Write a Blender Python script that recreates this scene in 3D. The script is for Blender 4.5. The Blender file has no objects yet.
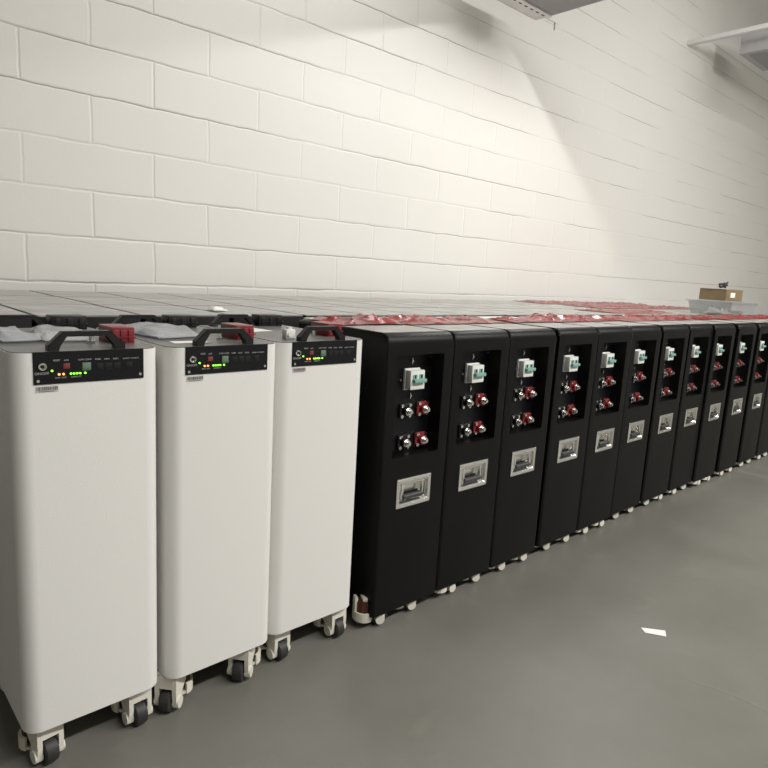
import bpy, bmesh, math, random
from mathutils import Vector, Matrix, noise
random.seed(7)
SC = bpy.context.scene
COL = SC.collection
PI = math.pi

# ------------------------------------------------------------------ materials
def mat(name, col, rough=.5, metal=0.0, bump=0.0, bscale=60.0, emit=0.0, spec=.5, alpha=1.0, trans=0.0, coat=0.0, vary=0.0, vscale=3.0):
    m = bpy.data.materials.new(name); m.use_nodes = True
    n = m.node_tree.nodes; l = m.node_tree.links
    b = n['Principled BSDF']
    b.inputs['Base Color'].default_value = (*col, 1)
    b.inputs['Roughness'].default_value = rough
    b.inputs['Metallic'].default_value = metal
    b.inputs['Specular IOR Level'].default_value = spec
    b.inputs['Alpha'].default_value = alpha
    b.inputs['Transmission Weight'].default_value = trans
    b.inputs['Coat Weight'].default_value = coat
    if emit:
        b.inputs['Emission Color'].default_value = (*col, 1)
        b.inputs['Emission Strength'].default_value = emit
    tc = n.new('ShaderNodeTexCoord')
    if vary:
        nz = n.new('ShaderNodeTexNoise'); nz.inputs['Scale'].default_value = vscale; nz.inputs['Detail'].default_value = 5
        l.new(tc.outputs['Object'], nz.inputs['Vector'])
        mr = n.new('ShaderNodeMapRange')
        mr.inputs['From Min'].default_value = .3; mr.inputs['From Max'].default_value = .7
        mr.inputs['To Min'].default_value = 1 - vary; mr.inputs['To Max'].default_value = 1 + vary
        l.new(nz.outputs['Fac'], mr.inputs['Value'])
        hs = n.new('ShaderNodeHueSaturation'); hs.inputs['Color'].default_value = (*col, 1)
        l.new(mr.outputs['Result'], hs.inputs['Value']); l.new(hs.outputs['Color'], b.inputs['Base Color'])
    if bump:
        nb = n.new('ShaderNodeTexNoise'); nb.inputs['Scale'].default_value = bscale; nb.inputs['Detail'].default_value = 3
        l.new(tc.outputs['Object'], nb.inputs['Vector'])
        bp = n.new('ShaderNodeBump'); bp.inputs['Strength'].default_value = bump; bp.inputs['Distance'].default_value = .002
        l.new(nb.outputs['Fac'], bp.inputs['Height']); l.new(bp.outputs['Normal'], b.inputs['Normal'])
    return m

M = {}
M['white'] = mat('white_powder_coat', (.785, .775, .745), .5, bump=.12, bscale=350)
M['black'] = mat('black_powder_coat', (.0014, .0014, .0016), .44, bump=.2, bscale=420, spec=.22)
M['recess'] = mat('black_panel', (.004, .0043, .006), .35, spec=.25)
M['lid'] = mat('dark_grey_lid', (.13, .128, .124), .38, vary=.25, vscale=9, spec=.6)
M['top'] = mat('film_top_wall_sheen', (.36, .355, .335), .36, vary=.28, vscale=9, bump=.25, bscale=14, spec=.6)  # dark tops: the grey base stands in for the wall's grazing reflection
M['panel'] = mat('control_panel_black', (.006, .006, .008), .3, spec=.3)
M['plastic'] = mat('black_plastic', (.010, .010, .011), .38, spec=.35)
M['silver'] = mat('bright_steel', (.72, .71, .69), .25, metal=1)
M['chrome'] = mat('polished_steel', (.90, .89, .86), .26, metal=1, bump=.2, bscale=60)
M['grip'] = mat('dark_rubber_grip', (.03, .03, .028), .5)
M['red'] = mat('red_plastic', (.28, .028, .030), .32)
M['crimson'] = mat('dark_red_plastic', (.20, .013, .020), .3, vary=.2, vscale=30)
M['film'] = mat('red_plastic_film', (.24, .030, .030), .24, bump=.5, bscale=40, vary=.35, vscale=22, spec=.9)
M['ivory'] = mat('ivory_paint', (.74, .71, .62), .42)
M['tyre'] = mat('dark_grey_tyre', (.028, .027, .026), .55)
M['dial'] = mat('brown_dial', (.085, .026, .014), .5)
M['breaker'] = mat('breaker_white', (.74, .75, .71), .4)
M['toggle'] = mat('breaker_green', (.22, .41, .36), .35)
M['slot'] = mat('dark_slot_and_shade', (.009, .012, .012), .5, spec=.3)
M['text'] = mat('white_print', (.42, .42, .42), .6)
M['sticker'] = mat('label_paper', (.55, .54, .50), .5)
M['ink'] = mat('label_ink', (.10, .10, .10), .6)
M['led_g'] = mat('green_led', (.28, 1.0, .05), .4, emit=2.2)
M['led_o'] = mat('orange_led', (1.0, .33, .08), .4, emit=2.2)
M['dip'] = mat('red_switch', (.20, .035, .04), .4)
M['term'] = mat('green_terminal', (.13, .21, .15), .4)
M['paper'] = mat('white_paper', (.82, .81, .77), .6, bump=.1, bscale=30)
M['foam'] = mat('white_foam', (.78, .77, .73), .6)
M['card'] = mat('brown_cardboard', (.20, .145, .075), .75, vary=.15, vscale=12)
M['cable'] = mat('dark_cable', (.035, .032, .03), .5)
M['galv'] = mat('grey_painted_steel', (.80, .80, .80), .5, vary=.06, vscale=8)
M['boxgrey'] = mat('mid_grey_steel', (.46, .46, .47), .5)
M['galvd'] = mat('dark_grey_steel', (.30, .30, .31), .5)
M['whitepaint'] = mat('white_painted_steel', (.80, .80, .80), .35)
M['tube'] = mat('lamp_tube', (1.0, .985, .95), .5, emit=700.0)
M['navy'] = mat('booklet_print', (.10, .11, .20), .4)
M['bluegrey'] = mat('pale_booklet', (.50, .52, .60), .4)

def mix_mat(name, col, a, rough):
    m = bpy.data.materials.new(name); m.use_nodes = True
    n = m.node_tree.nodes; l = m.node_tree.links
    b = n['Principled BSDF']; b.inputs['Base Color'].default_value = (*col, 1); b.inputs['Roughness'].default_value = rough
    b.inputs['Specular IOR Level'].default_value = .8
    tc = n.new('ShaderNodeTexCoord'); nb = n.new('ShaderNodeTexNoise'); nb.inputs['Scale'].default_value = 45
    l.new(tc.outputs['Object'], nb.inputs['Vector'])
    bp = n.new('ShaderNodeBump'); bp.inputs['Strength'].default_value = .25; bp.inputs['Distance'].default_value = .003
    l.new(nb.outputs['Fac'], bp.inputs['Height']); l.new(bp.outputs['Normal'], b.inputs['Normal'])
    t = n.new('ShaderNodeBsdfTransparent'); t.inputs['Color'].default_value = (.93, .94, .95, 1)
    mx = n.new('ShaderNodeMixShader'); mx.inputs['Fac'].default_value = a
    l.new(t.outputs[0], mx.inputs[1]); l.new(b.outputs[0], mx.inputs[2])
    l.new(mx.outputs[0], n['Material Output'].inputs['Surface'])
    return m
M['bag'] = mix_mat('clear_plastic_bag', (.60, .60, .61), .40, .2)
M['bin'] = mix_mat('clear_bin_plastic', (.62, .63, .62), .26, .2)

# wall of painted concrete blocks: running bond .548 x .200 m
def wall_material():
    m = bpy.data.materials.new('painted_block_wall'); m.use_nodes = True
    n = m.node_tree.nodes; l = m.node_tree.links; b = n['Principled BSDF']
    b.inputs['Roughness'].default_value = .55
    tc = n.new('ShaderNodeTexCoord')
    sp = n.new('ShaderNodeSeparateXYZ'); l.new(tc.outputs['Object'], sp.inputs[0])
    ax = n.new('ShaderNodeMath'); ax.operation = 'ADD'; ax.inputs[1].default_value = 20 * .548103; l.new(sp.outputs['X'], ax.inputs[0])
    az = n.new('ShaderNodeMath'); az.operation = 'ADD'; az.inputs[1].default_value = .162; l.new(sp.outputs['Z'], az.inputs[0])
    cb = n.new('ShaderNodeCombineXYZ'); l.new(ax.outputs[0], cb.inputs[0]); l.new(az.outputs[0], cb.inputs[1])
    # wobble of the joints
    wn = n.new('ShaderNodeTexNoise'); wn.inputs['Scale'].default_value = 7; wn.inputs['Detail'].default_value = 4
    l.new(tc.outputs['Object'], wn.inputs['Vector'])
    vm = n.new('ShaderNodeVectorMath'); vm.operation = 'MULTIPLY_ADD'
    vs = n.new('ShaderNodeVectorMath'); vs.operation = 'SUBTRACT'; vs.inputs[1].default_value = (.5, .5, .5)
    l.new(wn.outputs['Color'], vs.inputs[0]); l.new(vs.outputs[0], vm.inputs[0])
    vm.inputs[1].default_value = (.016, .016, 0); l.new(cb.outputs[0], vm.inputs[2])
    def brick(size, smooth):
        br = n.new('ShaderNodeTexBrick')
        br.offset = .5; br.offset_frequency = 2; br.squash = 1; br.squash_frequency = 2
        br.inputs['Scale'].default_value = 1; br.inputs['Mortar Size'].default_value = size; br.inputs['Mortar Smooth'].default_value = smooth
        br.inputs['Brick Width'].default_value = .548103; br.inputs['Row Height'].default_value = .2
        l.new(vm.outputs[0], br.inputs['Vector']); return br
    wide = brick(.009, 1.0); thin = brick(.0028, .4); thin.inputs['Brick Width'].default_value = 60.0
    # cracks: thin dark line where noise allows
    cn = n.new('ShaderNodeTexNoise'); cn.inputs['Scale'].default_value = 3.1; cn.inputs['Detail'].default_value = 5
    cv = n.new('ShaderNodeVectorMath'); cv.operation = 'MULTIPLY'; cv.inputs[1].default_value = (.28, 1, 1.7)
    l.new(tc.outputs['Object'], cv.inputs[0]); l.new(cv.outputs[0], cn.inputs['Vector'])
    cm = n.new('ShaderNodeMapRange'); cm.inputs['From Min'].default_value = .45; cm.inputs['From Max'].default_value = .56
    l.new(cn.outputs['Fac'], cm.inputs['Value'])
    cf = n.new('ShaderNodeMath'); cf.operation = 'MULTIPLY'; l.new(thin.outputs['Fac'], cf.inputs[0]); l.new(cm.outputs['Result'], cf.inputs[1])
    cf2 = n.new('ShaderNodeMath'); cf2.operation = 'MULTIPLY'; cf2.inputs[1].default_value = .75; l.new(cf.outputs[0], cf2.inputs[0])
    # paint tone variation
    pn = n.new('ShaderNodeTexNoise'); pn.inputs['Scale'].default_value = 1.6; pn.inputs['Detail'].default_value = 6; pn.inputs['Roughness'].default_value = .6
    l.new(tc.outputs['Object'], pn.inputs['Vector'])
    mx = n.new('ShaderNodeMix'); mx.data_type = 'RGBA'
    mx.inputs['A'].default_value = (.77, .755, .71, 1); mx.inputs['B'].default_value = (.82, .805, .765, 1)
    l.new(pn.outputs['Fac'], mx.inputs['Factor'])
    m2 = n.new('ShaderNodeMix'); m2.data_type = 'RGBA'; m2.inputs['B'].default_value = (.22, .205, .18, 1)
    l.new(cf2.outputs[0], m2.inputs['Factor']); l.new(mx.outputs['Result'], m2.inputs['A'])
    l.new(m2.outputs['Result'], b.inputs['Base Color'])
    # relief
    fm = n.new('ShaderNodeTexNoise'); fm.inputs['Scale'].default_value = 1.1; fm.inputs['Detail'].default_value = 4
    l.new(tc.outputs['Object'], fm.inputs['Vector'])
    fr = n.new('ShaderNodeMapRange'); fr.inputs['From Min'].default_value = .36; fr.inputs['From Max'].default_value = .60; fr.inputs['To Min'].default_value = .35; fr.inputs['To Max'].default_value = 1.0
    l.new(fm.outputs['Fac'], fr.inputs['Value'])
    gx = n.new('ShaderNodeMapRange'); gx.inputs['From Min'].default_value = 1.5; gx.inputs['From Max'].default_value = 4.5; gx.inputs['To Min'].default_value = 1.0; gx.inputs['To Max'].default_value = .40
    l.new(sp.outputs['X'], gx.inputs['Value'])     # the paint fills the joints more and more along the wall
    gm = n.new('ShaderNodeMath'); gm.operation = 'MULTIPLY'; l.new(fr.outputs['Result'], gm.inputs[0]); l.new(gx.outputs['Result'], gm.inputs[1])
    wm = n.new('ShaderNodeMath'); wm.operation = 'MULTIPLY'; l.new(wide.outputs['Fac'], wm.inputs[0]); l.new(gm.outputs[0], wm.inputs[1])
    inv = n.new('ShaderNodeMath'); inv.operation = 'SUBTRACT'; inv.inputs[0].default_value = 1; l.new(wm.outputs[0], inv.inputs[1])
    fn = n.new('ShaderNodeTexNoise'); fn.inputs['Scale'].default_value = 90; fn.inputs['Detail'].default_value = 3
    l.new(tc.outputs['Object'], fn.inputs['Vector'])
    fs = n.new('ShaderNodeMath'); fs.operation = 'MULTIPLY_ADD'; fs.inputs[1].default_value = .10
    l.new(fn.outputs['Fac'], fs.inputs[0]); l.new(inv.outputs[0], fs.inputs[2])
    bp = n.new('ShaderNodeBump'); bp.inputs['Strength'].default_value = .62; bp.inputs['Distance'].default_value = .005
    l.new(fs.outputs[0], bp.inputs['Height']); l.new(bp.outputs['Normal'], b.inputs['Normal'])
    return m
M['wall'] = wall_material()

def floor_material():
    m = bpy.data.materials.new('grey_painted_concrete'); m.use_nodes = True
    n = m.node_tree.nodes; l = m.node_tree.links; b = n['Principled BSDF']
    tc = n.new('ShaderNodeTexCoord')
    a = n.new('ShaderNodeTexNoise'); a.inputs['Scale'].default_value = 2.2; a.inputs['Detail'].default_value = 8; a.inputs['Roughness'].default_value = .62
    l.new(tc.outputs['Object'], a.inputs['Vector'])
    cr = n.new('ShaderNodeValToRGB')
    cr.color_ramp.elements[0].position = .32; cr.color_ramp.elements[0].color = (.142, .138, .118, 1)
    cr.color_ramp.elements[1].position = .70; cr.color_ramp.elements[1].color = (.186, .182, .160, 1)
    l.new(a.outputs['Fac'], cr.inputs['Fac'])
    # pale worn smears
    s = n.new('ShaderNodeTexNoise'); s.inputs['Scale'].default_value = 5.5; s.inputs['Detail'].default_value = 5; s.inputs['Distortion'].default_value = .8
    l.new(tc.outputs['Object'], s.inputs['Vector'])
    mr = n.new('ShaderNodeMapRange'); mr.inputs['From Min'].default_value = .62; mr.inputs['From Max'].default_value = .80; mr.inputs['To Max'].default_value = .22
    l.new(s.outputs['Fac'], mr.inputs['Value'])
    mx = n.new('ShaderNodeMix'); mx.data_type = 'RGBA'; mx.inputs['B'].default_value = (.29, .277, .25, 1)
    l.new(mr.outputs['Result'], mx.inputs['Factor']); l.new(cr.outputs['Color'], mx.inputs['A'])
    l.new(mx.outputs['Result'], b.inputs['Base Color'])
    r = n.new('ShaderNodeMapRange'); r.inputs['To Min'].default_value = .36; r.inputs['To Max'].default_value = .52
    l.new(a.outputs['Fac'], r.inputs['Value']); l.new(r.outputs['Result'], b.inputs['Roughness'])
    bp = n.new('ShaderNodeBump'); bp.inputs['Strength'].default_value = .12; bp.inputs['Distance'].default_value = .003
    l.new(s.outputs['Fac'], bp.inputs['Height']); l.new(bp.outputs['Normal'], b.inputs['Normal'])
    return m
M['floor'] = floor_material()
M['ceiling'] = mat('white_ceiling_paint', (.62, .62, .61), .7, vary=.05, vscale=1.0)
M['plaster'] = mat('plain_wall_paint', (.60, .595, .57), .6, vary=.05, vscale=1.0)

# ------------------------------------------------------------------ helpers
def link(name, me, m, parent=None):
    o = bpy.data.objects.new(name, me); COL.objects.link(o)
    if m is not None and not me.materials: me.materials.append(m)
    if parent: o.parent = parent
    return o
def build(name, bm, m, parent=None, smooth=True):
    bmesh.ops.recalc_face_normals(bm, faces=bm.faces)
    me = bpy.data.meshes.new(name); bm.to_mesh(me); bm.free()
    if smooth:
        for p in me.polygons: p.use_smooth = True
        try: me.set_sharp_from_angle(angle=math.radians(35))
        except Exception: pass
    return link(name, me, m, parent)
def tag(o, label=None, cat=None, group=None, kind=None):
    if label: o['label'] = label
    if cat: o['category'] = cat
    if group: o['group'] = group
    if kind: o['kind'] = kind
    return o
def empty(name, loc=(0, 0, 0), rz=0):
    o = bpy.data.objects.new(name, None); COL.objects.link(o); o.location = loc; o.rotation_euler = (0, 0, rz); o.empty_display_size = .05
    return o
def copy_tree(o, parent=None):
    c = o.copy(); COL.objects.link(c); c.parent = parent
    for ch in list(o.children): copy_tree(ch, c)
    return c
def box(bm, x0, x1, y0, y1, z0, z1, bev=0, seg=2, mtx=None):
    r = bmesh.ops.create_cube(bm, size=1)
    vs = r['verts']
    for v in vs:
        v.co = Vector(((x0 + x1) / 2 + v.co.x * (x1 - x0), (y0 + y1) / 2 + v.co.y * (y1 - y0), (z0 + z1) / 2 + v.co.z * (z1 - z0)))
    if bev:
        es = list({e for v in vs for e in v.link_edges})
        r2 = bmesh.ops.bevel(bm, geom=es, offset=bev, segments=seg, affect='EDGES', profile=.5)
        vs = list({v for f in r2['faces'] for v in f.verts} | {v for v in vs if v.is_valid})
    if mtx is not None: bmesh.ops.transform(bm, matrix=mtx, verts=vs)
    return vs
def cyl(bm, c, axis, r, h, seg=16, r2=None):
    d = Vector(axis).normalized()
    q = Vector((0, 0, 1)).rotation_difference(d).to_matrix().to_4x4()
    return bmesh.ops.create_cone(bm, cap_ends=True, segments=seg, radius1=r, radius2=r if r2 is None else r2, depth=h,
                                 matrix=Matrix.Translation(Vector(c)) @ q)['verts']
def rounded_prism(bm, x0, x1, y0, y1, z0, z1, rf, rb, seg=6):
    """a box whose upright edges are rounded: front radius rf, back radius rb"""
    pts = []
    for cx, cy, r, a0 in ((x0, y0, rf, PI), (x1, y0, rf, 1.5 * PI), (x1, y1, rb, 0), (x0, y1, rb, .5 * PI)):
        ox = cx + r if cx == x0 else cx - r; oy = cy + r if cy == y0 else cy - r
        for i in range(seg + 1):
            a = a0 + .5 * PI * i / seg
            pts.append((ox + r * math.cos(a), oy + r * math.sin(a)))
    lo = [bm.verts.new((x, y, z0)) for x, y in pts]; hi = [bm.verts.new((x, y, z1)) for x, y in pts]
    k = len(pts)
    for i in range(k): bm.faces.new((lo[i], lo[(i + 1) % k], hi[(i + 1) % k], hi[i]))
    bm.faces.new(lo[::-1]); bm.faces.new(hi)
    return lo, hi
def prism(bm, pts, axis, a0, a1):
    """extrude a polygon given in the two other axes along axis ('x' or 'y')"""
    def P(u, v, a): return (a, u, v) if axis == 'x' else (u, a, v)
    lo = [bm.verts.new(P(u, v, a0)) for u, v in pts]; hi = [bm.verts.new(P(u, v, a1)) for u, v in pts]
    k = len(pts)
    for i in range(k): bm.faces.new((lo[i], lo[(i + 1) % k], hi[(i + 1) % k], hi[i]))
    bm.faces.new(lo[::-1]); bm.faces.new(hi)
def bar_path(bm, pts, wy, th):
    """a flat bar of width wy (y) and thickness th following a path of (x, z) points"""
    P = [Vector((x, 0, z)) for x, z, in [(p[0], p[1]) for p in pts]]
    y = pts[0][2] if len(pts[0]) > 2 else 0
    rings = []
    for i, p in enumerate(P):
        d1 = (P[i] - P[i - 1]).normalized() if i else (P[1] - P[0]).normalized()
        d2 = (P[i + 1] - P[i]).normalized() if i < len(P) - 1 else d1
        t = (d1 + d2).normalized(); nrm = Vector((-t.z, 0, t.x)); k = 1 / max(.5, t.dot(d1))
        a = p + nrm * th / 2 * k; b = p - nrm * th / 2 * k
        rings.append([bm.verts.new((q.x, yy, q.z)) for q, yy in ((a, y - wy / 2), (a, y + wy / 2), (b, y + wy / 2), (b, y - wy / 2))])
    for r0, r1 in zip(rings, rings[1:]):
        for i in range(4): bm.faces.new((r0[i], r0[(i + 1) % 4], r1[(i + 1) % 4], r1[i]))
    bm.faces.new(rings[0][::-1]); bm.faces.new(rings[-1])
def text_object(name, items, m, parent):
    """items: (string, x, z, size) printed on a front face at y"""
    bm = bmesh.new()
    for s, x, y, z, size in items:
        cu = bpy.data.curves.new('t', 'FONT'); cu.body = s; cu.size = size; cu.align_x = 'CENTER'; cu.align_y = 'CENTER'
        cu.extrude = .0002
        o = bpy.data.objects.new('t', cu); COL.objects.link(o)
        dg = bpy.context.evaluated_depsgraph_get()
        me = bpy.data.meshes.new_from_object(o.evaluated_get(dg))
        me.transform(Matrix.Translation((x, y, z)) @ Matrix.Rotation(PI / 2, 4, 'X'))
        bm.from_mesh(me); bpy.data.meshes.remove(me); bpy.data.objects.remove(o); bpy.data.curves.remove(cu)
    return build(name, bm, m, parent, smooth=False)
def cut(bm, boxes):
    """carve boxes (lists of x0,x1,y0,y1,z0,z1,bevel) out of a solid; returns a new bmesh"""
    me = bpy.data.meshes.new('tmp'); bmesh.ops.recalc_face_normals(bm, faces=bm.faces); bm.to_mesh(me); bm.free()
    o = bpy.data.objects.new('tmp', me); COL.objects.link(o); cs = []
    for b in boxes:
        bb = bmesh.new(); box(bb, *b[:6], bev=b[6] if len(b) > 6 else 0); bmesh.ops.recalc_face_normals(bb, faces=bb.faces)
        cm = bpy.data.meshes.new('c'); bb.to_mesh(cm); bb.free()
        c = bpy.data.objects.new('c', cm); COL.objects.link(c); cs.append(c)
        md = o.modifiers.new('b', 'BOOLEAN'); md.operation = 'DIFFERENCE'; md.solver = 'EXACT'; md.object = c
    dg = bpy.context.evaluated_depsgraph_get()
    res = bpy.data.meshes.new_from_object(o.evaluated_get(dg))
    out = bmesh.new(); out.from_mesh(res)
    for c in cs + [o]: bpy.data.objects.remove(c)
    return out
ORD = ['first', 'second', 'third', 'fourth', 'fifth', 'sixth', 'seventh', 'eighth', 'ninth', 'tenth', 'eleventh', 'twelfth',
       'thirteenth', 'fourteenth', 'fifteenth', 'sixteenth', 'seventeenth', 'eighteenth', 'nineteenth', 'twentieth']

# ------------------------------------------------------------------ the room
def struct(name, bm, m): return tag(build(name, bm, m, None, False), kind='structure')
X0, X1, YF, H = -6.0, 12.0, -9.0, 4.75
bm = bmesh.new(); box(bm, X0, X1, YF, 0, -.12, 0); struct('floor', bm, M['floor'])
bm = bmesh.new(); box(bm, X0, X1, 0, .2, -.12, H); struct('wall_back', bm, M['wall'])
bm = bmesh.new(); box(bm, X0, X1, YF, .2, H, H + .15); struct('ceiling', bm, M['ceiling'])
bm = bmesh.new(); box(bm, X1, X1 + .2, YF, .2, -.12, H); struct('wall_right', bm, M['plaster'])
bm = bmesh.new(); box(bm, X0 - .2, X0, YF, .2, -.12, H); struct('wall_left', bm, M['plaster'])
bm = bmesh.new(); box(bm, X0, X1, YF - .2, YF, -.12, H); struct('wall_front', bm, M['plaster'])

# ------------------------------------------------------------------ casters
def make_caster_meshes():
    # swivel at the plate; wheel axle across x, fork faces -y, the levelling ear at +y
    b = bmesh.new()
    box(b, -.025, .025, -.010, .052, .078, .090, .004)
    for s in (-1, 1):
        prism(b, [(-.013, .086), (.044, .086), (.040, .058), (.018, .040), (.013, .018), (-.011, .016), (-.014, .045)], 'x', s * .0148, s * .0240)
        cyl(b, (s * .0205, .001, .0225), (1, 0, 0), .0130, .014, 16)
    prism(b, [(-.014, .086), (-.014, .058), (-.007, .053), (.044, .058), (.044, .086)], 'x', -.018, .018)
    # ear: a curved cup round the dial
    cy = .043; n = 14
    for i in range(n):
        a0 = math.radians(-120 + 240 / n * i); a1 = math.radians(-120 + 240 / n * (i + 1))
        q = [(r * math.sin(a), cy + r * .85 * math.cos(a)) for a, r in ((a0, .0345), (a1, .0345), (a1, .0285), (a0, .0285))]
        lo = [b.verts.new((x, y, .022)) for x, y in q]; hi = [b.verts.new((x, y, .047)) for x, y in q]
        for k in range(4): b.faces.new((lo[k], lo[(k + 1) % 4], hi[(k + 1) % 4], hi[k]))
        b.faces.new(lo[::-1]); b.faces.new(hi)
    r = cyl(b, (0, cy, .025), (0, 0, 1), .031, .006, 22)
    for v in r: v.co.y = cy + (v.co.y - cy) * .85
    # neck from the ear up to the plate
    box(b, -.012, .012, cy + .018, cy + .028, .030, .086, .003)
    d = bmesh.new(); cyl(d, (0, cy, .056), (0, 0, 1), .0255, .044, 20)
    for v in d.verts: v.co.y = cy + (v.co.y - cy) * .85
    for k in range(11):
        a = 2 * PI * k / 11; cyl(d, (.0255 * math.sin(a), cy + .0255 * .85 * math.cos(a), .056), (0, 0, 1), .003, .040, 6)
    w = bmesh.new()
    prof = [(.0115, .012), (.0125, .021), (.0105, .0245), (.005, .0255), (-.005, .0255), (-.0105, .0245), (-.0125, .021), (-.0115, .012)]
    n = 28; rings = []
    for k in range(n):
        a = 2 * PI * k / n
        rings.append([w.verts.new((x, r * math.cos(a), .0255 + r * math.sin(a))) for x, r in prof])
    for k in range(n):
        r0, r1 = rings[k], rings[(k + 1) % n]
        for i in range(len(prof) - 1): w.faces.new((r0[i], r0[i + 1], r1[i + 1], r1[i]))
    w.faces.new([r[0] for r in rings]); w.faces.new([r[-1] for r in rings][::-1])
    return b, d, w
_b, _d, _w = make_caster_meshes()
CAST = build('caster', _b, M['ivory']); CD = build('levelling_dial', _d, M['dial'], CAST); CW = build('wheel', _w, M['tyre'], CAST)
CAST['label'] = 'ivory painted levelling caster'
CD['label'] = 'brown levelling dial'; CW['label'] = 'dark grey wheel'
def add_casters(root, spots):
    for x, y, rz in spots:
        c = copy_tree(CAST, root); c.location = (x, y, 0); c.rotation_euler = (0, 0, math.radians(rz))

# ------------------------------------------------------------------ white cabinets
ZT, ZB = .7918, .0906
DEP = .395
def make_white():
    root = empty('battery_cabinet')
    bm = bmesh.new()
    lo, hi = rounded_prism(bm, -.1262, .1262, 0, DEP, ZB, ZT - .001, .030, .012, 8)
    build('body', bm, M['white'], root)
    bm = bmesh.new(); rounded_prism(bm, -.1245, .1245, .0012, DEP - .001, ZT - .004, ZT + .0006, .029, .012, 8)
    tag(build('lid', bm, M['lid'], root), 'dark grey flat lid')
    # control panel
    bm = bmesh.new(); box(bm, -.0928, .0928, -.0022, .004, .7373, .7925, .0006, 1)
    pn = tag(build('control_panel', bm, M['panel'], root), 'glossy black control panel')
    def part(name, fn, m, label=None):
        b = bmesh.new(); fn(b); o = build(name, b, m, pn)
        if label: o['label'] = label
    Y = -.0022
    def ring(b):
        n = 24
        q = [[b.verts.new((-.0795 + r * math.cos(2 * PI * k / n), y, .768 + r * math.sin(2 * PI * k / n))) for k in range(n)] for r, y in ((.0068, Y + .001), (.0068, Y - .004), (.0062, Y - .005), (.0048, Y - .005), (.0044, Y - .0025))]
        for u, v in zip(q, q[1:]):
            for k in range(n): b.faces.new((u[k], u[(k + 1) % n], v[(k + 1) % n], v[k]))
        b.faces.new(q[-1])
    part('power_button', ring, M['silver'], 'round silver power button')
    part('button_cap', lambda b: cyl(b, (-.0795, Y - .003, .768), (0, 1, 0), .0030, .003, 16), M['plastic'])
    part('reset_switch', lambda b: box(b, -.0465, -.0355, Y - .0012, Y + .001, .7625, .7715, .0008), M['dip'], 'small red address switch block')
    def rj(b):
        box(b, -.0155, -.0012, Y - .0018, Y + .001, .7575, .7715, .0008)
        for k in range(4): box(b, -.0140 + .0034 * k, -.0118 + .0034 * k, Y - .0030, Y - .001, .7595, .7625)
    part('terminal_block', rj, M['term'], 'pale green terminal block')
    for x in (.014, .029, .044, .066):
        part('port', lambda b, x=x: box(b, x - .006, x + .006, Y - .0008, Y + .001, .7575, .7685, .0006), M['slot'])
    part('indicator_light', lambda b: cyl(b, (-.0644, Y - .0005, .760), (0, 1, 0), .0017, .003, 12), M['led_g'], 'glowing green indicator')
    for x in (-.0534, -.0464):
        part('indicator_light', lambda b, x=x: cyl(b, (x, Y - .0005, .7535), (0, 1, 0), .0019, .003, 12), M['led_o'], 'glowing orange indicator')
    for x in (-.0345, -.0295, -.0245, -.0195, -.0110):
        part('indicator_light', lambda b, x=x: cyl(b, (x, Y - .0005, .7535), (0, 1, 0), .0017, .003, 12), M['led_g'], 'glowing green indicator')
    for x, z in ((.0856, .7455), (-.0864, .7435)):
        def sc(b, x=x, z=z):
            cyl(b, (x, Y - .0006, z), (0, 1, 0), .0026, .002, 12); box(b, x - .002, x + .002, Y - .002, Y - .0012, z - .0004, z + .0004)
        part('panel_screw', sc, M['silver'])
    T = lambda s, x, z, h: (s, x, Y - .0003, z, h)
    text_object('printed_legend', [T('ON/OFF', -.0800, .7560, .0062), T('RESET', -.0564, .7775, .0042), T('ADS', -.0410, .7770, .0042),
        T('COM1 COM2', -.0110, .7768, .0038), T('RS485', .0112, .7765, .0038), T('CAN', .0262, .7762, .0042), T('RS232', .0420, .7760, .0038),
        T('INVERT1 / INVERT2', .0690, .7755, .0034), T('RUN / ALM', -.0505, .7475, .0036), T('CAPACITY', -.0255, .7475, .0036)], M['text'], pn)
    # serial label under the panel
    bm = bmesh.new(); box(bm, -.0905, -.0545, -.0006, .001, .7235, .7345)
    st = tag(build('serial_label', bm, M['sticker'], root, False), 'grey barcode sticker')
    bm = bmesh.new(); rnd = random.Random(3); x = -.0885
    while x < -.0575:
        w = rnd.choice((.0005, .0008, .0012, .0018)); box(bm, x, x + w, -.0009, -.0004, .7268, .7328); x += w + rnd.choice((.0004, .0007, .001))
    box(bm, -.086, -.060, -.0009, -.0004, .7246, .7256)
    build('barcode', bm, M['ink'], st, False)
    # front handle
    bm = bmesh.new()
    hz0 = ZT - .003
    prism(bm, [(-.067, hz0), (-.067, ZT + .010), (-.0425, ZT + .0335), (.0365, ZT + .0335), (.063, ZT + .010), (.063, hz0), (.045, hz0), (.045, ZT + .0085), (.0315, ZT + .0260), (-.0375, ZT + .0260), (-.049, ZT + .0085), (-.049, hz0)], 'y', .006, .024)
    bmesh.ops.bevel(bm, geom=[e for e in bm.edges if abs(e.verts[0].co.y - e.verts[1].co.y) < 1e-6], offset=.0015, segments=2, affect='EDGES')
    tag(build('handle', bm, M['plastic'], root), 'black carrying handle')
    # rear handle
    bm = bmesh.new()
    bar_path(bm, [(-.0930, ZT - .002, .368), (-.0930, ZT + .006, .368), (-.0720, ZT + .0270, .368), (.0020, ZT + .0270, .368), (.0230, ZT + .006, .368), (.0230, ZT - .002, .368)], .018, .009)
    for s in (-.093, .023): box(bm, s - .009, s + .009, .357, .379, ZT, ZT + .005, .002)
    tag(build('handle', bm, M['plastic'], root), 'black carrying handle')
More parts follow.
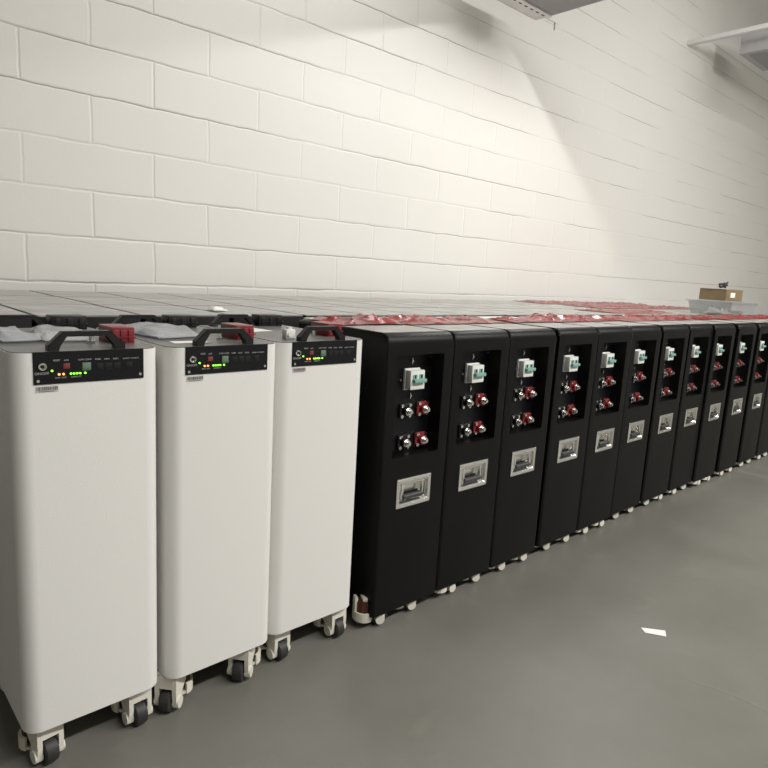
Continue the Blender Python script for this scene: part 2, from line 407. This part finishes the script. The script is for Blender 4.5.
    # terminal covers
    def cover(b, x0, x1, y0, y1, h):
        box(b, x0, x1, y0, y1, ZT, ZT + h, .002)
        for k in range(3):
            xx = x0 + (x1 - x0) * (k + .5) / 3
            box(b, xx - .0055, xx + .0055, y0 - .0025, y0 + .001, ZT + .004, ZT + h - .006, .001)
        box(b, x0 - .0015, x1 + .0015, y0 - .0035, y0 + .004, ZT + h * .36, ZT + h * .44)
    bm = bmesh.new(); cover(bm, .064, .108, .078, .150, .032); tag(build('terminal_cover', bm, M['crimson'], root), 'dark red terminal cover')
    bm = bmesh.new(); cover(bm, .032, .106, .345, .388, .0310); tag(build('terminal_cover', bm, M['plastic'], root), 'black terminal cover')
    bm = bmesh.new(); cyl(bm, (.03, .09, ZT + .009), (0, 0, 1), .004, .018, 10); cyl(bm, (.03, .09, ZT + .003), (0, 0, 1), .0075, .006, 6)
    build('stud', bm, M['silver'], root)
    return root
WH = make_white()
WPOS = [(-.3446, -1.8754, .4), (-.0783, -1.8766, .87), (.1785, -1.8634, .1)]
WLAB = ['white battery cabinet at the left end of the front row, nearest the camera',
        'white battery cabinet in the middle of the three white ones in front',
        'white battery cabinet standing right beside the first black cabinet']
WC = [[(-.083, .034, 8), (.088, .032, 4)], [(-.112, .036, -50), (.062, .034, -50)], [(-.080, .036, 6), (.094, .032, 2)]]
whites = []
for i, (x, y, a) in enumerate(WPOS):
    o = WH if i == 0 else copy_tree(WH)
    whites.append(o)
for i, o in enumerate(whites):
    x, y, a = WPOS[i]; o.location = (x, y, 0); o.rotation_euler = (0, 0, math.radians(a))
    tag(o, WLAB[i], 'cabinet', 'white battery cabinets in the front row')
    add_casters(o, WC[i] + [(-.075, .33, 180), (.075, .33, 180)])

# ------------------------------------------------------------------ black cabinets, front row
BT, BB = .8065, .040
HW = .1238
def make_black():
    root = empty('battery_cabinet')
    bm = bmesh.new(); RF = .026
    prof = [(DEP, BB), (0, BB)] + [(RF - RF * math.cos(a), BT - RF + RF * math.sin(a)) for a in [PI / 2 * k / 8 for k in range(9)]] + [(DEP, BT)]
    prism(bm, prof, 'x', -HW, HW)
    es = [e for e in bm.edges if abs(e.verts[0].co.x - e.verts[1].co.x) < 1e-6 and max(v.co.z for v in e.verts) > BB + .01]
    bmesh.ops.bevel(bm, geom=es, offset=.009, segments=4, affect='EDGES', profile=.5)
    bm = cut(bm, [(-.0885, .0865, -.05, .047, .478, .750, .006), (-.056, .056, -.05, .030, .3445, .4085),
                  (-.105, .105, -.02 + .03, DEP - .01, -.05, .088)])
    build('body', bm, M['black'], root)
    bm = bmesh.new(); rounded_prism(bm, -HW + .007, HW - .007, .028, DEP - .008, BT - .002, BT + .0008, .003, .006, 3)
    tag(build('lid', bm, M['top'], root), 'grey flat lid')
    # recessed terminal plate
    bm = bmesh.new(); box(bm, -.0875, .0855, .0435, .0472, .479, .749)
    tp = build('terminal_plate', bm, M['recess'], root, False)
    for x, z in ((-.078, .736), (.076, .736), (-.078, .492), (.076, .492), (.079, .600)):
        bm = bmesh.new(); cyl(bm, (x, .0425, z), (0, 1, 0), .0032, .003, 10); build('screw', bm, M['silver'], tp)
    # circuit breaker
    bm = bmesh.new(); bx, bz = .0055, .679
    box(bm, bx - .0265, bx + .0265, .016, .044, bz - .0255, bz + .0255, .0015)
    box(bm, bx - .0265, bx + .0265, .0150, .020, bz - .0255, bz - .0100, .0010)
    box(bm, bx - .0280, bx + .0280, .036, .0445, bz - .029, bz + .029, .001)
    br = tag(build('circuit_breaker', bm, M['breaker'], root), 'white two-pole circuit breaker')
    bm = bmesh.new(); box(bm, bx - .020, bx + .0255, .005, .0185, bz - .0065, bz + .0035, .002)
    for s in (-.011, .012): box(bm, bx + s - .0075, bx + s + .0080, .0145, .0165, bz - .008, bz + .0150, .0005)
    tag(build('toggle', bm, M['toggle'], br), 'green switch toggle')
    for s in (-.011, .012):
        bm = bmesh.new(); box(bm, bx + s - .0022, bx + s + .0036, .0138, .0150, bz + .005, bz + .0140); build('switch_slot', bm, M['slot'], br, False)
    for x, z, v in ((bx + .002, bz + .0475, 1), (bx + .002, bz - .0475, 1), (bx - .040, bz - .002, 0)):
        bm = bmesh.new(); cyl(bm, (x, .0415, z), (0, 1, 0), .0030, .005, 10)
        if v: box(bm, x - .0012, x + .0012, .041, .0436, z - .008, z + .008)
        build('mounting_pin', bm, M['silver'], br)
    # four terminals
    for x, m, nm in ((-.013, 'plastic', 'black terminal post'), (.053, 'red', 'red terminal post')):
        for z in (.593, .506):
            bm = bmesh.new(); box(bm, x - .020, x + .020, .0365, .0440, z - .020, z + .020, .004)
            cyl(bm, (x, .031, z), (0, 1, 0), .0130, .014, 18)
            t = tag(build('terminal', bm, M[m], root), nm)
            for sx in (-1, 1):
                for sz in (-1, 1):
                    bm = bmesh.new(); cyl(bm, (x + sx * .0145, .0350, z + sz * .0145), (0, 1, 0), .0048, .006, 10); build('screw', bm, M['silver'], t)
            bm = bmesh.new(); cyl(bm, (x, .0190, z), (0, 1, 0), .0055, .014, 14); cyl(bm, (x, .0205, z), (0, 1, 0), .0092, .006, 6)
            cyl(bm, (x, .0242, z), (0, 1, 0), .0110, .002, 16)
            build('stud', bm, M['silver'], t)
    # recessed flip handle
    z0, z1, h = .3362, .4172, .0644
    bm = bmesh.new()
    def rr(hx, a, b, r, y, n=4):
        pts = []
        for cx, cz, a0 in ((hx - r, b - r, 0), (-hx + r, b - r, 90), (-hx + r, a + r, 180), (hx - r, a + r, 270)):
            for k in range(n + 1):
                t = math.radians(a0 + 90 * k / n); pts.append(bm.verts.new((cx + r * math.cos(t), y, cz + r * math.sin(t))))
        return pts
    loops = [rr(h, z0, z1, .003, .001), rr(h, z0, z1, .003, -.0022), rr(h - .002, z0 + .002, z1 - .002, .003, -.0030), rr(.0540, z0 + .0105, z1 - .0105, .006, -.0030), rr(.0520, z0 + .0125, z1 - .0125, .006, -.0005), rr(.0475, z0 + .017, z1 - .017, .006, .020)]
    for a, b in zip(loops, loops[1:]):
        k = len(a)
        for i in range(k): bm.faces.new((a[i], a[(i + 1) % k], b[(i + 1) % k], b[i]))
    bm.faces.new(loops[-1])
    hp = tag(build('recessed_handle', bm, M['chrome'], root), 'polished steel recessed handle')
    for x in (-.058, 0, .058):
        for z in (z0 + .0055, z1 - .0055):
            bm = bmesh.new(); cyl(bm, (x, -.0034, z), (0, 1, 0), .0024, .0016, 10); build('rivet', bm, M['silver'], hp)
    bm = bmesh.new()
    for s in (-1, 1): box(bm, s * .038 - .003, s * .038 + .003, .002, .008, z0 + .022, z1 - .016, .001)
    cyl(bm, (0, .006, z1 - .018), (1, 0, 0), .0035, .086, 12)
    build('bail', bm, M['chrome'], hp)
    bm = bmesh.new(); cyl(bm, (0, .0045, z0 + .026), (1, 0, 0), .0085, .070, 14)
    tag(build('grip', bm, M['grip'], hp), 'dark rubber grip')
    bm = bmesh.new(); box(bm, -.0375, .0375, .0195, .0203, z0 + .018, z0 + .034); build('painted_grip_shade', bm, M['slot'], hp, False)  # dark strip painting the grip's shade on the dish floor
    return root
BL = make_black()
BX = [.484, .7365, .990, 1.262, 1.516, 1.777, 2.053, 2.315, 2.566, 2.853, 3.154, 3.420, 3.690, 3.950]
BY = [-1.879, -1.877, -1.875, -1.871, -1.870, -1.863, -1.860, -1.861, -1.871, -1.874, -1.871, -1.872, -1.870, -1.870]
blacks = [BL] + [copy_tree(BL) for _ in BX[1:]]
rnd = random.Random(11)
for i, o in enumerate(blacks):
    o.location = (BX[i], BY[i], 0)
    lab = 'black battery cabinet immediately right of the white cabinets' if i == 0 else '%s black battery cabinet in the front row counting from the white ones' % ORD[i]
    tag(o, lab, 'cabinet', 'black battery cabinets in the front row')
    sp = [(-.040, .034, rnd.uniform(52, 88)), (.080, .034, rnd.uniform(52, 88))]
    if i == 0: sp = [(-.078, .030, 66), (.045, .034, 70)]
    add_casters(o, sp + [(-.075, .33, 180), (.075, .33, 180)])

# ------------------------------------------------------------------ rows behind
def make_back():
    root = empty('battery_cabinet')
    bm = bmesh.new(); box(bm, -.1278, .1278, 0, DEP - .009, 0, BT - .001, .006)
    build('body', bm, M['black'], root)
    bm = bmesh.new(); rounded_prism(bm, -.1262, .1262, .002, DEP - .011, BT - .003, BT + .0008, .008, .008, 4)
    tag(build('lid', bm, M['top'], root), 'grey flat lid')
    return root
BK = make_back(); first = True
ROWY = [-1.335, -.933, -.530]
ROWN = ['second row', 'third row', 'row against the wall']
back = {}
for r, y in enumerate(ROWY):
    for k in range(0 if r == 0 else 1, 20):
        x = -.432 + .2636 * k + (.004 if r == 1 else 0)
        o = BK if first else copy_tree(BK); first = False
        o.location = (x + rnd.uniform(-.0012, .0012), y + rnd.uniform(-.004, .004), 0)
        tag(o, 'flat grey-topped cabinet, %s from the left in the %s' % (ORD[k if r == 0 else k - 1], ROWN[r]), 'cabinet', 'flat-topped cabinets in the ' + ROWN[r])
        back[(r, k)] = o

# ------------------------------------------------------------------ red film, bags, sheets on the tops
def crumple(name, w, d, nx, ny, amp, seed, m, base=.0015, lift=None, freq=9.0, edge=.006, thick=.0006):
    """a crumpled sheet lying on z=0, made of two skins"""
    bm = bmesh.new(); rows = []
    off = Vector((seed * 3.17, seed * 1.73, seed * .61))
    for j in range(ny + 1):
        row = []
        for i in range(nx + 1):
            u, v = i / nx, j / ny
            x = (u - .5) * w; y = (v - .5) * d
            jx = noise.noise(Vector((x * 25, y * 25, 1)) + off) * .008; jy = noise.noise(Vector((x * 25, y * 25, 5)) + off) * .012
            n1 = noise.noise(Vector((x * freq, y * freq * 1.6, 0)) + off); n2 = noise.noise(Vector((x * freq * 2.7, y * freq * 3.1, 3)) + off)
            rid = (1 - abs(n1)) ** 3 * .75 + abs(n2) * .45
            env = min(1, 6 * min(u, 1 - u) + .25) * min(1, 5 * min(v, 1 - v) + .12)
            z = base + amp * rid * env + (lift(u, v) if lift else 0)
            row.append(bm.verts.new((x + (jx if 0 < i < nx else 0), y + jy, z)))
        rows.append(row)
    for j in range(ny):
        for i in range(nx): bm.faces.new((rows[j][i], rows[j][i + 1], rows[j + 1][i + 1], rows[j + 1][i]))
    top = list(bm.faces)
    r = bmesh.ops.extrude_face_region(bm, geom=top)
    for v in [g for g in r['geom'] if isinstance(g, bmesh.types.BMVert)]: v.co.z += thick
    return build(name, bm, m)
LZ = BT + .0010
FILM_G = 'crumpled red plastic films along the black cabinets'
for i in range(14):
    wob = rnd.uniform(-.015, .015)
    d = .17 + rnd.uniform(-.03, .03)
    amp = .017 + rnd.uniform(-.004, .006)
    if i == 0: amp = .025
    if i == 4: amp = .027
    f = crumple('red_film', .2480 if i else .25, d, 26, 18, amp, i + 1, M['film'])
    f.location = (BX[i], BY[i] + .270 + wob, LZ)
    tag(f, 'crumpled red film on the %s black cabinet from the white ones' % ORD[i], 'plastic film', FILM_G)
def film_on(r, k, seed, amp=.016, d=.30):
    b = back[(r, k)]
    f = crumple('red_film', .252, d, 20, 16, amp, seed, M['film'])
    f.location = (b.location.x, b.location.y + DEP / 2, LZ)
    tag(f, 'crumpled red film on the %s cabinet from the left in the %s' % (ORD[k if r == 0 else k - 1], ROWN[r]), 'plastic film', 'red plastic films on the rows behind')
for k in range(14, 20): film_on(2, k, 40 + k)
for k in range(14, 20): film_on(1, k, 70 + k, .015)
for k in range(12, 15): film_on(0, k, 90 + k, .012, .26)
# white foam sheets between the lids and the films
for i, (w, d, yy) in enumerate([(.16, .07, .34), (.20, .06, .35), (.21, .05, .355), (.22, .045, .36)]):
    bm = bmesh.new(); box(bm, -w / 2, w / 2, -d / 2, d / 2, 0, .006, .001)
    s = build('foam_sheet', bm, M['foam']); s.location = (BX[i] + (-.03, 0, .01, 0)[i], BY[i] + yy + .05, LZ + .0285)
    s.location.z = LZ; s.location.y = BY[i] + .378 - d / 2 + .012
    s.rotation_euler = (0, 0, math.radians((4, -3, 2, 0)[i]))
    tag(s, 'thin white foam strip behind the red film on the %s black cabinet' % ORD[i], 'foam strip', 'white foam strips on the black cabinets')

LW = ZT + .0008
def bag(label, x, y, w, d, amp, seed, rz, z=LW):
    b = crumple('plastic_bag', w, d, 24, 20, amp, seed, M['bag'], base=.0045, freq=5.5, thick=.0008)
    b.location = (x, y, z); b.rotation_euler = (0, 0, math.radians(rz)); tag(b, label, 'plastic bag', 'clear plastic bags on the white cabinets')
    return b
def sheet(name, label, cat, x, y, w, d, t, m, rz, z, tilt=0, group=None):
    bm = bmesh.new(); box(bm, -w / 2, w / 2, -d / 2, d / 2, 0, t, .0004, 1)
    o = build(name, bm, m); o.location = (x, y, z); o.rotation_euler = (0, tilt, math.radians(rz)); tag(o, label, cat, group); return o
bag('clear plastic bag on the left edge of the leftmost white cabinet lid', -.425, -1.655, .075, .20, .015, 5, 4)
bag('clear plastic bag behind the front handle of the leftmost white cabinet', -.335, -1.665, .090, .20, .018, 8, -6)
bag('clear plastic bag with a booklet on the middle white cabinet lid', -.135, -1.665, .105, .19, .020, 12, 10)
sheet('booklet', 'pale booklet inside the bag at the left edge of the leftmost white cabinet', 'booklet', -.425, -1.655, .062, .15, .003, M['bluegrey'], 4, LW)
sheet('booklet', 'white booklet under the bag behind the leftmost front handle', 'booklet', -.335, -1.665, .078, .15, .003, M['paper'], -6, LW)
sheet('booklet', 'pale blue booklet inside the bag on the middle white cabinet', 'booklet', -.135, -1.665, .09, .14, .003, M['bluegrey'], 10, LW)
sheet('paper_slip', 'white paper slip lying at the front left of the middle white lid', 'paper', -.130, -1.812, .075, .035, .0008, M['paper'], -8, LW)
sheet('paper_slip', 'white paper sheet at the back of the lid of the third white cabinet', 'paper', .125, -1.60, .085, .10, .0010, M['paper'], 8, LW)
bm = bmesh.new(); box(bm, -.013, .013, -.010, .010, 0, .022, .003); cyl(bm, (-.006, -.0105, .010), (0, 1, 0), .004, .006, 10); cyl(bm, (0, 0, .024), (0, 0, 1), .007, .006, 14)
cn = build('plug', bm, M['breaker']); cn.location = (.118, -1.80, LW); tag(cn, 'small white plug behind the handle of the third white cabinet', 'plug')
w = crumple('plastic_wad', .045, .06, 10, 10, .014, 33, M['paper'], freq=26); w.location = (.262, -1.18, LZ)
tag(w, 'small white plastic wad lying on a grey top in the second row', 'plastic wad')

# ------------------------------------------------------------------ clear bin with a cardboard box at the far right
root = empty('storage_bin', (3.92, -1.345, LZ)); root.rotation_euler = (0, 0, 0)
tag(root, 'clear plastic bin holding parts, standing at the far end between the first and second rows', 'bin')
bm = bmesh.new()
def ringrect(a, b, z): return [bm.verts.new((sx * a, sy * b, z)) for sx, sy in ((-1, -1), (1, -1), (1, 1), (-1, 1))]
R = [ringrect(.215, .125, 0), ringrect(.335, .175, .10), ringrect(.350, .185, .10), ringrect(.350, .185, .094), ringrect(.340, .180, .094), ringrect(.331, .171, .094), ringrect(.211, .121, .004)]
R = [ringrect(.215, .125, 0), ringrect(.235, .140, .082), ringrect(.248, .150, .082), ringrect(.248, .150, .088), ringrect(.231, .136, .088), ringrect(.211, .121, .004)]
for a, b in zip(R, R[1:]):
    for i in range(4): bm.faces.new((a[i], a[(i + 1) % 4], b[(i + 1) % 4], b[i]))
bm.faces.new(R[0][::-1]); bm.faces.new(R[-1])
build('tub', bm, M['bin'], root, False)
bm = bmesh.new(); box(bm, -.252, .252, -.154, .154, .0882, .094, .002); build('lid', bm, M['bin'], root, False)
o = crumple('plastic_wad', .14, .14, 14, 12, .05, 51, M['paper'], freq=12); o.location = (3.80, -1.355, LZ + .0055); tag(o, 'white crumpled packing inside the clear bin', 'packing')
o = sheet('parts_tray', 'dark flat part inside the clear bin at its right', 'part', 4.03, -1.365, .14, .12, .022, M['cable'], 12, LZ + .0055)
root = empty('cardboard_box', (3.88, -1.335, LZ + .0943), math.radians(-6)); tag(root, 'small brown cardboard box with a white label on the clear bin', 'box')
bm = bmesh.new(); box(bm, -.11, .11, -.09, .09, 0, .072, .002); build('carton', bm, M['card'], root, False)
bm = bmesh.new(); box(bm, -.055, .005, -.0912, -.0898, .022, .054); tag(build('shipping_label', bm, M['paper'], root, False), 'white paper label')
bm = bmesh.new(); box(bm, -.113, .113, -.088, -.002, .0722, .0745, mtx=None); box(bm, -.113, .113, .002, .088, .0722, .0745); build('flap', bm, M['card'], root, False)
def coil(name, label, x, y, z, r, n, m, seed, rad=.007):
    cu = bpy.data.curves.new(name, 'CURVE'); cu.dimensions = '3D'; cu.bevel_depth = rad; cu.bevel_resolution = 2
    sp = cu.splines.new('NURBS'); rr = random.Random(seed); N = 14 * n; sp.points.add(N - 1)
    for i in range(N):
        a = 2 * PI * i / 14; q = r * (1 + .25 * rr.uniform(-1, 1))
        sp.points[i].co = (q * 1.5 * math.cos(a), q * .7 * math.sin(a), rad * 1.2 + .030 * i / N + rr.uniform(0, .012), 1)
    sp.use_endpoint_u = True
    o = bpy.data.objects.new('t', cu); COL.objects.link(o)
    me = bpy.data.meshes.new_from_object(o.evaluated_get(bpy.context.evaluated_depsgraph_get()))
    bpy.data.objects.remove(o)
    for p in me.polygons: p.use_smooth = True
    me.materials.clear()
    o = link(name, me, m); o.location = (x, y, z); tag(o, label, 'cable'); return o
coil('cable_coil', 'dark coiled cable on the clear bin beside the cardboard box', 4.075, -1.335, LZ + .0943, .055, 3, M['cable'], 4)
coil('cable_coil', 'small dark cable coil lying on top of the cardboard box', 3.90, -1.335, LZ + .0943 + .0748, .030, 2, M['cable'], 9, .006)

# ------------------------------------------------------------------ paper on the floor
bm = bmesh.new()
P = [(.993, -2.322), (1.035, -2.373), (1.006, -2.389), (.977, -2.342)]
lo = [bm.verts.new((x - 1.0, y + 2.355, .0008)) for x, y in P]; hi = [bm.verts.new((x - 1.0, y + 2.355, .0016)) for x, y in P]
for i in range(4): bm.faces.new((lo[i], lo[(i + 1) % 4], hi[(i + 1) % 4], hi[i]))
bm.faces.new(lo[::-1]); bm.faces.new(hi)
o = build('paper_scrap', bm, M['paper'], None, False); o.location = (1.0, -2.355, 0)
tag(o, 'small white paper scrap lying on the grey floor', 'paper')

bm = bmesh.new()
J = [(.854, -2.513), (.870, -2.560), (.881, -2.602), (.884, -2.645), (.886, -2.70), (.880, -3.2)]
for (xa, ya), (xb, yb) in zip(J, J[1:]):
    q = [bm.verts.new((x, y, z)) for x, y, z in ((xa - .001, ya, .0), (xa + .001, ya, .0), (xb + .001, yb, .0), (xb - .001, yb, .0))]
    t = [bm.verts.new((v.co.x, v.co.y, .0008)) for v in q]
    bm.faces.new(t)
    for i in range(4): bm.faces.new((q[i], q[(i + 1) % 4], t[(i + 1) % 4], t[i]))
o = struct('trim_1', bm, mat('pale_floor_joint', (.27, .26, .24), .6))

# ------------------------------------------------------------------ light fittings overhead
FZ = 2.645
def trough(x_lamp, z_lamp, xl, xr, y0, y1):
    root = empty('ceiling_light', (0, 0, 0))
    # closed end (near the wall)
    bm = bmesh.new(); box(bm, xl, xr, y1 - .50, y1, FZ, FZ + .004); box(bm, xl, xr, y1 - .004, y1, FZ, FZ + .12)
    build('end_plate', bm, M['galv'], root, False)
    bm = bmesh.new(); box(bm, xl, xl + .004, y0, y1, FZ, FZ + .12); box(bm, xr - .004, xr, y0, y1, FZ, FZ + .12); box(bm, xl, xr, y0, y1, FZ + .12, FZ + .125)
    build('housing', bm, M['galvd'], root, False)
    bm = bmesh.new(); box(bm, xl + .004, x_lamp - .175, y0, y1 - .5, FZ - .006, FZ + .001); build('shade', bm, M['galv'], root, False)
    bm = bmesh.new(); cyl(bm, (x_lamp, (y0 + y1 - .55) / 2, z_lamp), (0, 1, 0), .005, (y1 - .55) - y0, 16)
    build('lamp_tube', bm, M['tube'], root)
    return root
L1 = trough(2.915, 2.700, 2.45, 2.995, -1.60, -.27)
tag(L1, 'grey trough light over the row, hanging off the upper wall', 'light')
bm = bmesh.new(); box(bm, 2.46, 2.993, -.78, -.408, FZ - .004, FZ - .001); tag(build('cover_plate', bm, M['galvd'], L1, False), 'darker grey cover plate')
bm = bmesh.new(); box(bm, 2.40, 2.993, -.402, -.352, FZ - .012, FZ - .001); box(bm, 2.98, 3.13, -.362, -.352, FZ - .010, FZ - .004)
rb = build('slotted_bracket', bm, M['galv'], L1, False)
for k in range(9):
    bm = bmesh.new(); x = 2.44 + k * .06; box(bm, x, x + .028, -.376, -.364, FZ - .0126, FZ - .0118); build('slot', bm, M['slot'], rb, False)
bm = bmesh.new(); cyl(bm, (3.09, -.357, FZ - .030), (0, 0, 1), .004, .05, 8); build('hanging_bolt', bm, M['galvd'], L1)
# hanger rods up to the ceiling
for yy in (-.6, -1.5):
    bm = bmesh.new(); cyl(bm, (2.72, yy, (FZ + .12 + H) / 2), (0, 0, 1), .006, H - FZ - .12, 8); build('hanger_rod', bm, M['galv'], L1)

# trunking beam and box at the upper right
root = empty('cable_trunking', (0, 0, 0)); tag(root, 'white cable trunking running out from the upper right wall', 'trunking')
bm = bmesh.new(); box(bm, 5.765, 5.825, -4.0, -.0005, 3.272, 3.312, .004); build('channel', bm, M['whitepaint'], root)
for yy in (-1.8, -3.6):
    bm = bmesh.new(); cyl(bm, (5.80, yy, (3.312 + H) / 2), (0, 0, 1), .006, H - 3.312, 8); build('hanger_rod', bm, M['galv'], root)
root = empty('junction_box', (0, 0, 0)); tag(root, 'grey steel box hanging beside the white trunking at upper right', 'box')
bm = bmesh.new(); box(bm, 6.10, 6.75, -1.55, -.36, 3.20, 3.42, .006); build('casing', bm, M['boxgrey'], root)
bm = bmesh.new(); box(bm, 6.16, 6.69, -1.48, -.43, 3.192, 3.2005, .002); build('bottom_plate', bm, M['galvd'], root)
for x in (6.2, 6.65):
    bm = bmesh.new(); cyl(bm, (x, -.9, (3.42 + H) / 2), (0, 0, 1), .006, H - 3.42, 8); build('hanger_rod', bm, M['galv'], root)

# ------------------------------------------------------------------ room lamp, added wall fills and air
def area(name, loc, sx, sy, power, col=(1, .98, .945), rot=(0, 0, 0)):
    d = bpy.data.lights.new(name, 'AREA'); d.shape = 'RECTANGLE'; d.size = sx; d.size_y = sy; d.energy = power; d.color = col
    o = bpy.data.objects.new(name, d); COL.objects.link(o); o.location = loc; o.rotation_euler = rot; return o
area('lamp_row_front', (3.5, -5.1, 4.0), 8.0, .3, 530)
area('fill_wall_left', (1.3, -1.1, 3.3), .5, .9, 14)  # added fill brightening the left of the wall, no fitting there
area('fill_wall_right', (4.0, -2.8, 3.25), .3, .3, 40, rot=Vector((1, .60, -.2)).to_track_quat('-Z', 'Y').to_euler())  # unseen fill added to lift the right part of the wall
w = bpy.data.worlds.new('World'); SC.world = w; w.use_nodes = True
w.node_tree.nodes['Background'].inputs['Color'].default_value = (.9, .93, 1, 1)
w.node_tree.nodes['Background'].inputs['Strength'].default_value = .0

# ------------------------------------------------------------------ camera
cam = bpy.data.cameras.new('camera'); co = bpy.data.objects.new('camera', cam); COL.objects.link(co)
cam.sensor_width = 36; cam.sensor_fit = 'HORIZONTAL'; cam.lens = 36 * 639.95 / 768; cam.clip_start = .02; cam.clip_end = 100
Rm = ((.74181455, .66661036, .07308756), (-.66828914, .72579911, .16311122), (.05568474, -.1698419, .98389681))
right = Vector([r[0] for r in Rm]); fwd = Vector([r[1] for r in Rm]); up = Vector([r[2] for r in Rm])
mw = Matrix((right, up, -fwd)).transposed().to_4x4(); mw.translation = (-.71553, -3.04321, .953335)
co.matrix_world = mw
SC.camera = co
# the caster prototype is not part of the scene
for o in (CD, CW, CAST): bpy.data.objects.remove(o)
vs = SC.view_settings
vs.view_transform = 'Standard'; vs.look = 'None'; vs.gamma = 1; vs.use_curve_mapping = False; vs.exposure = 0.0
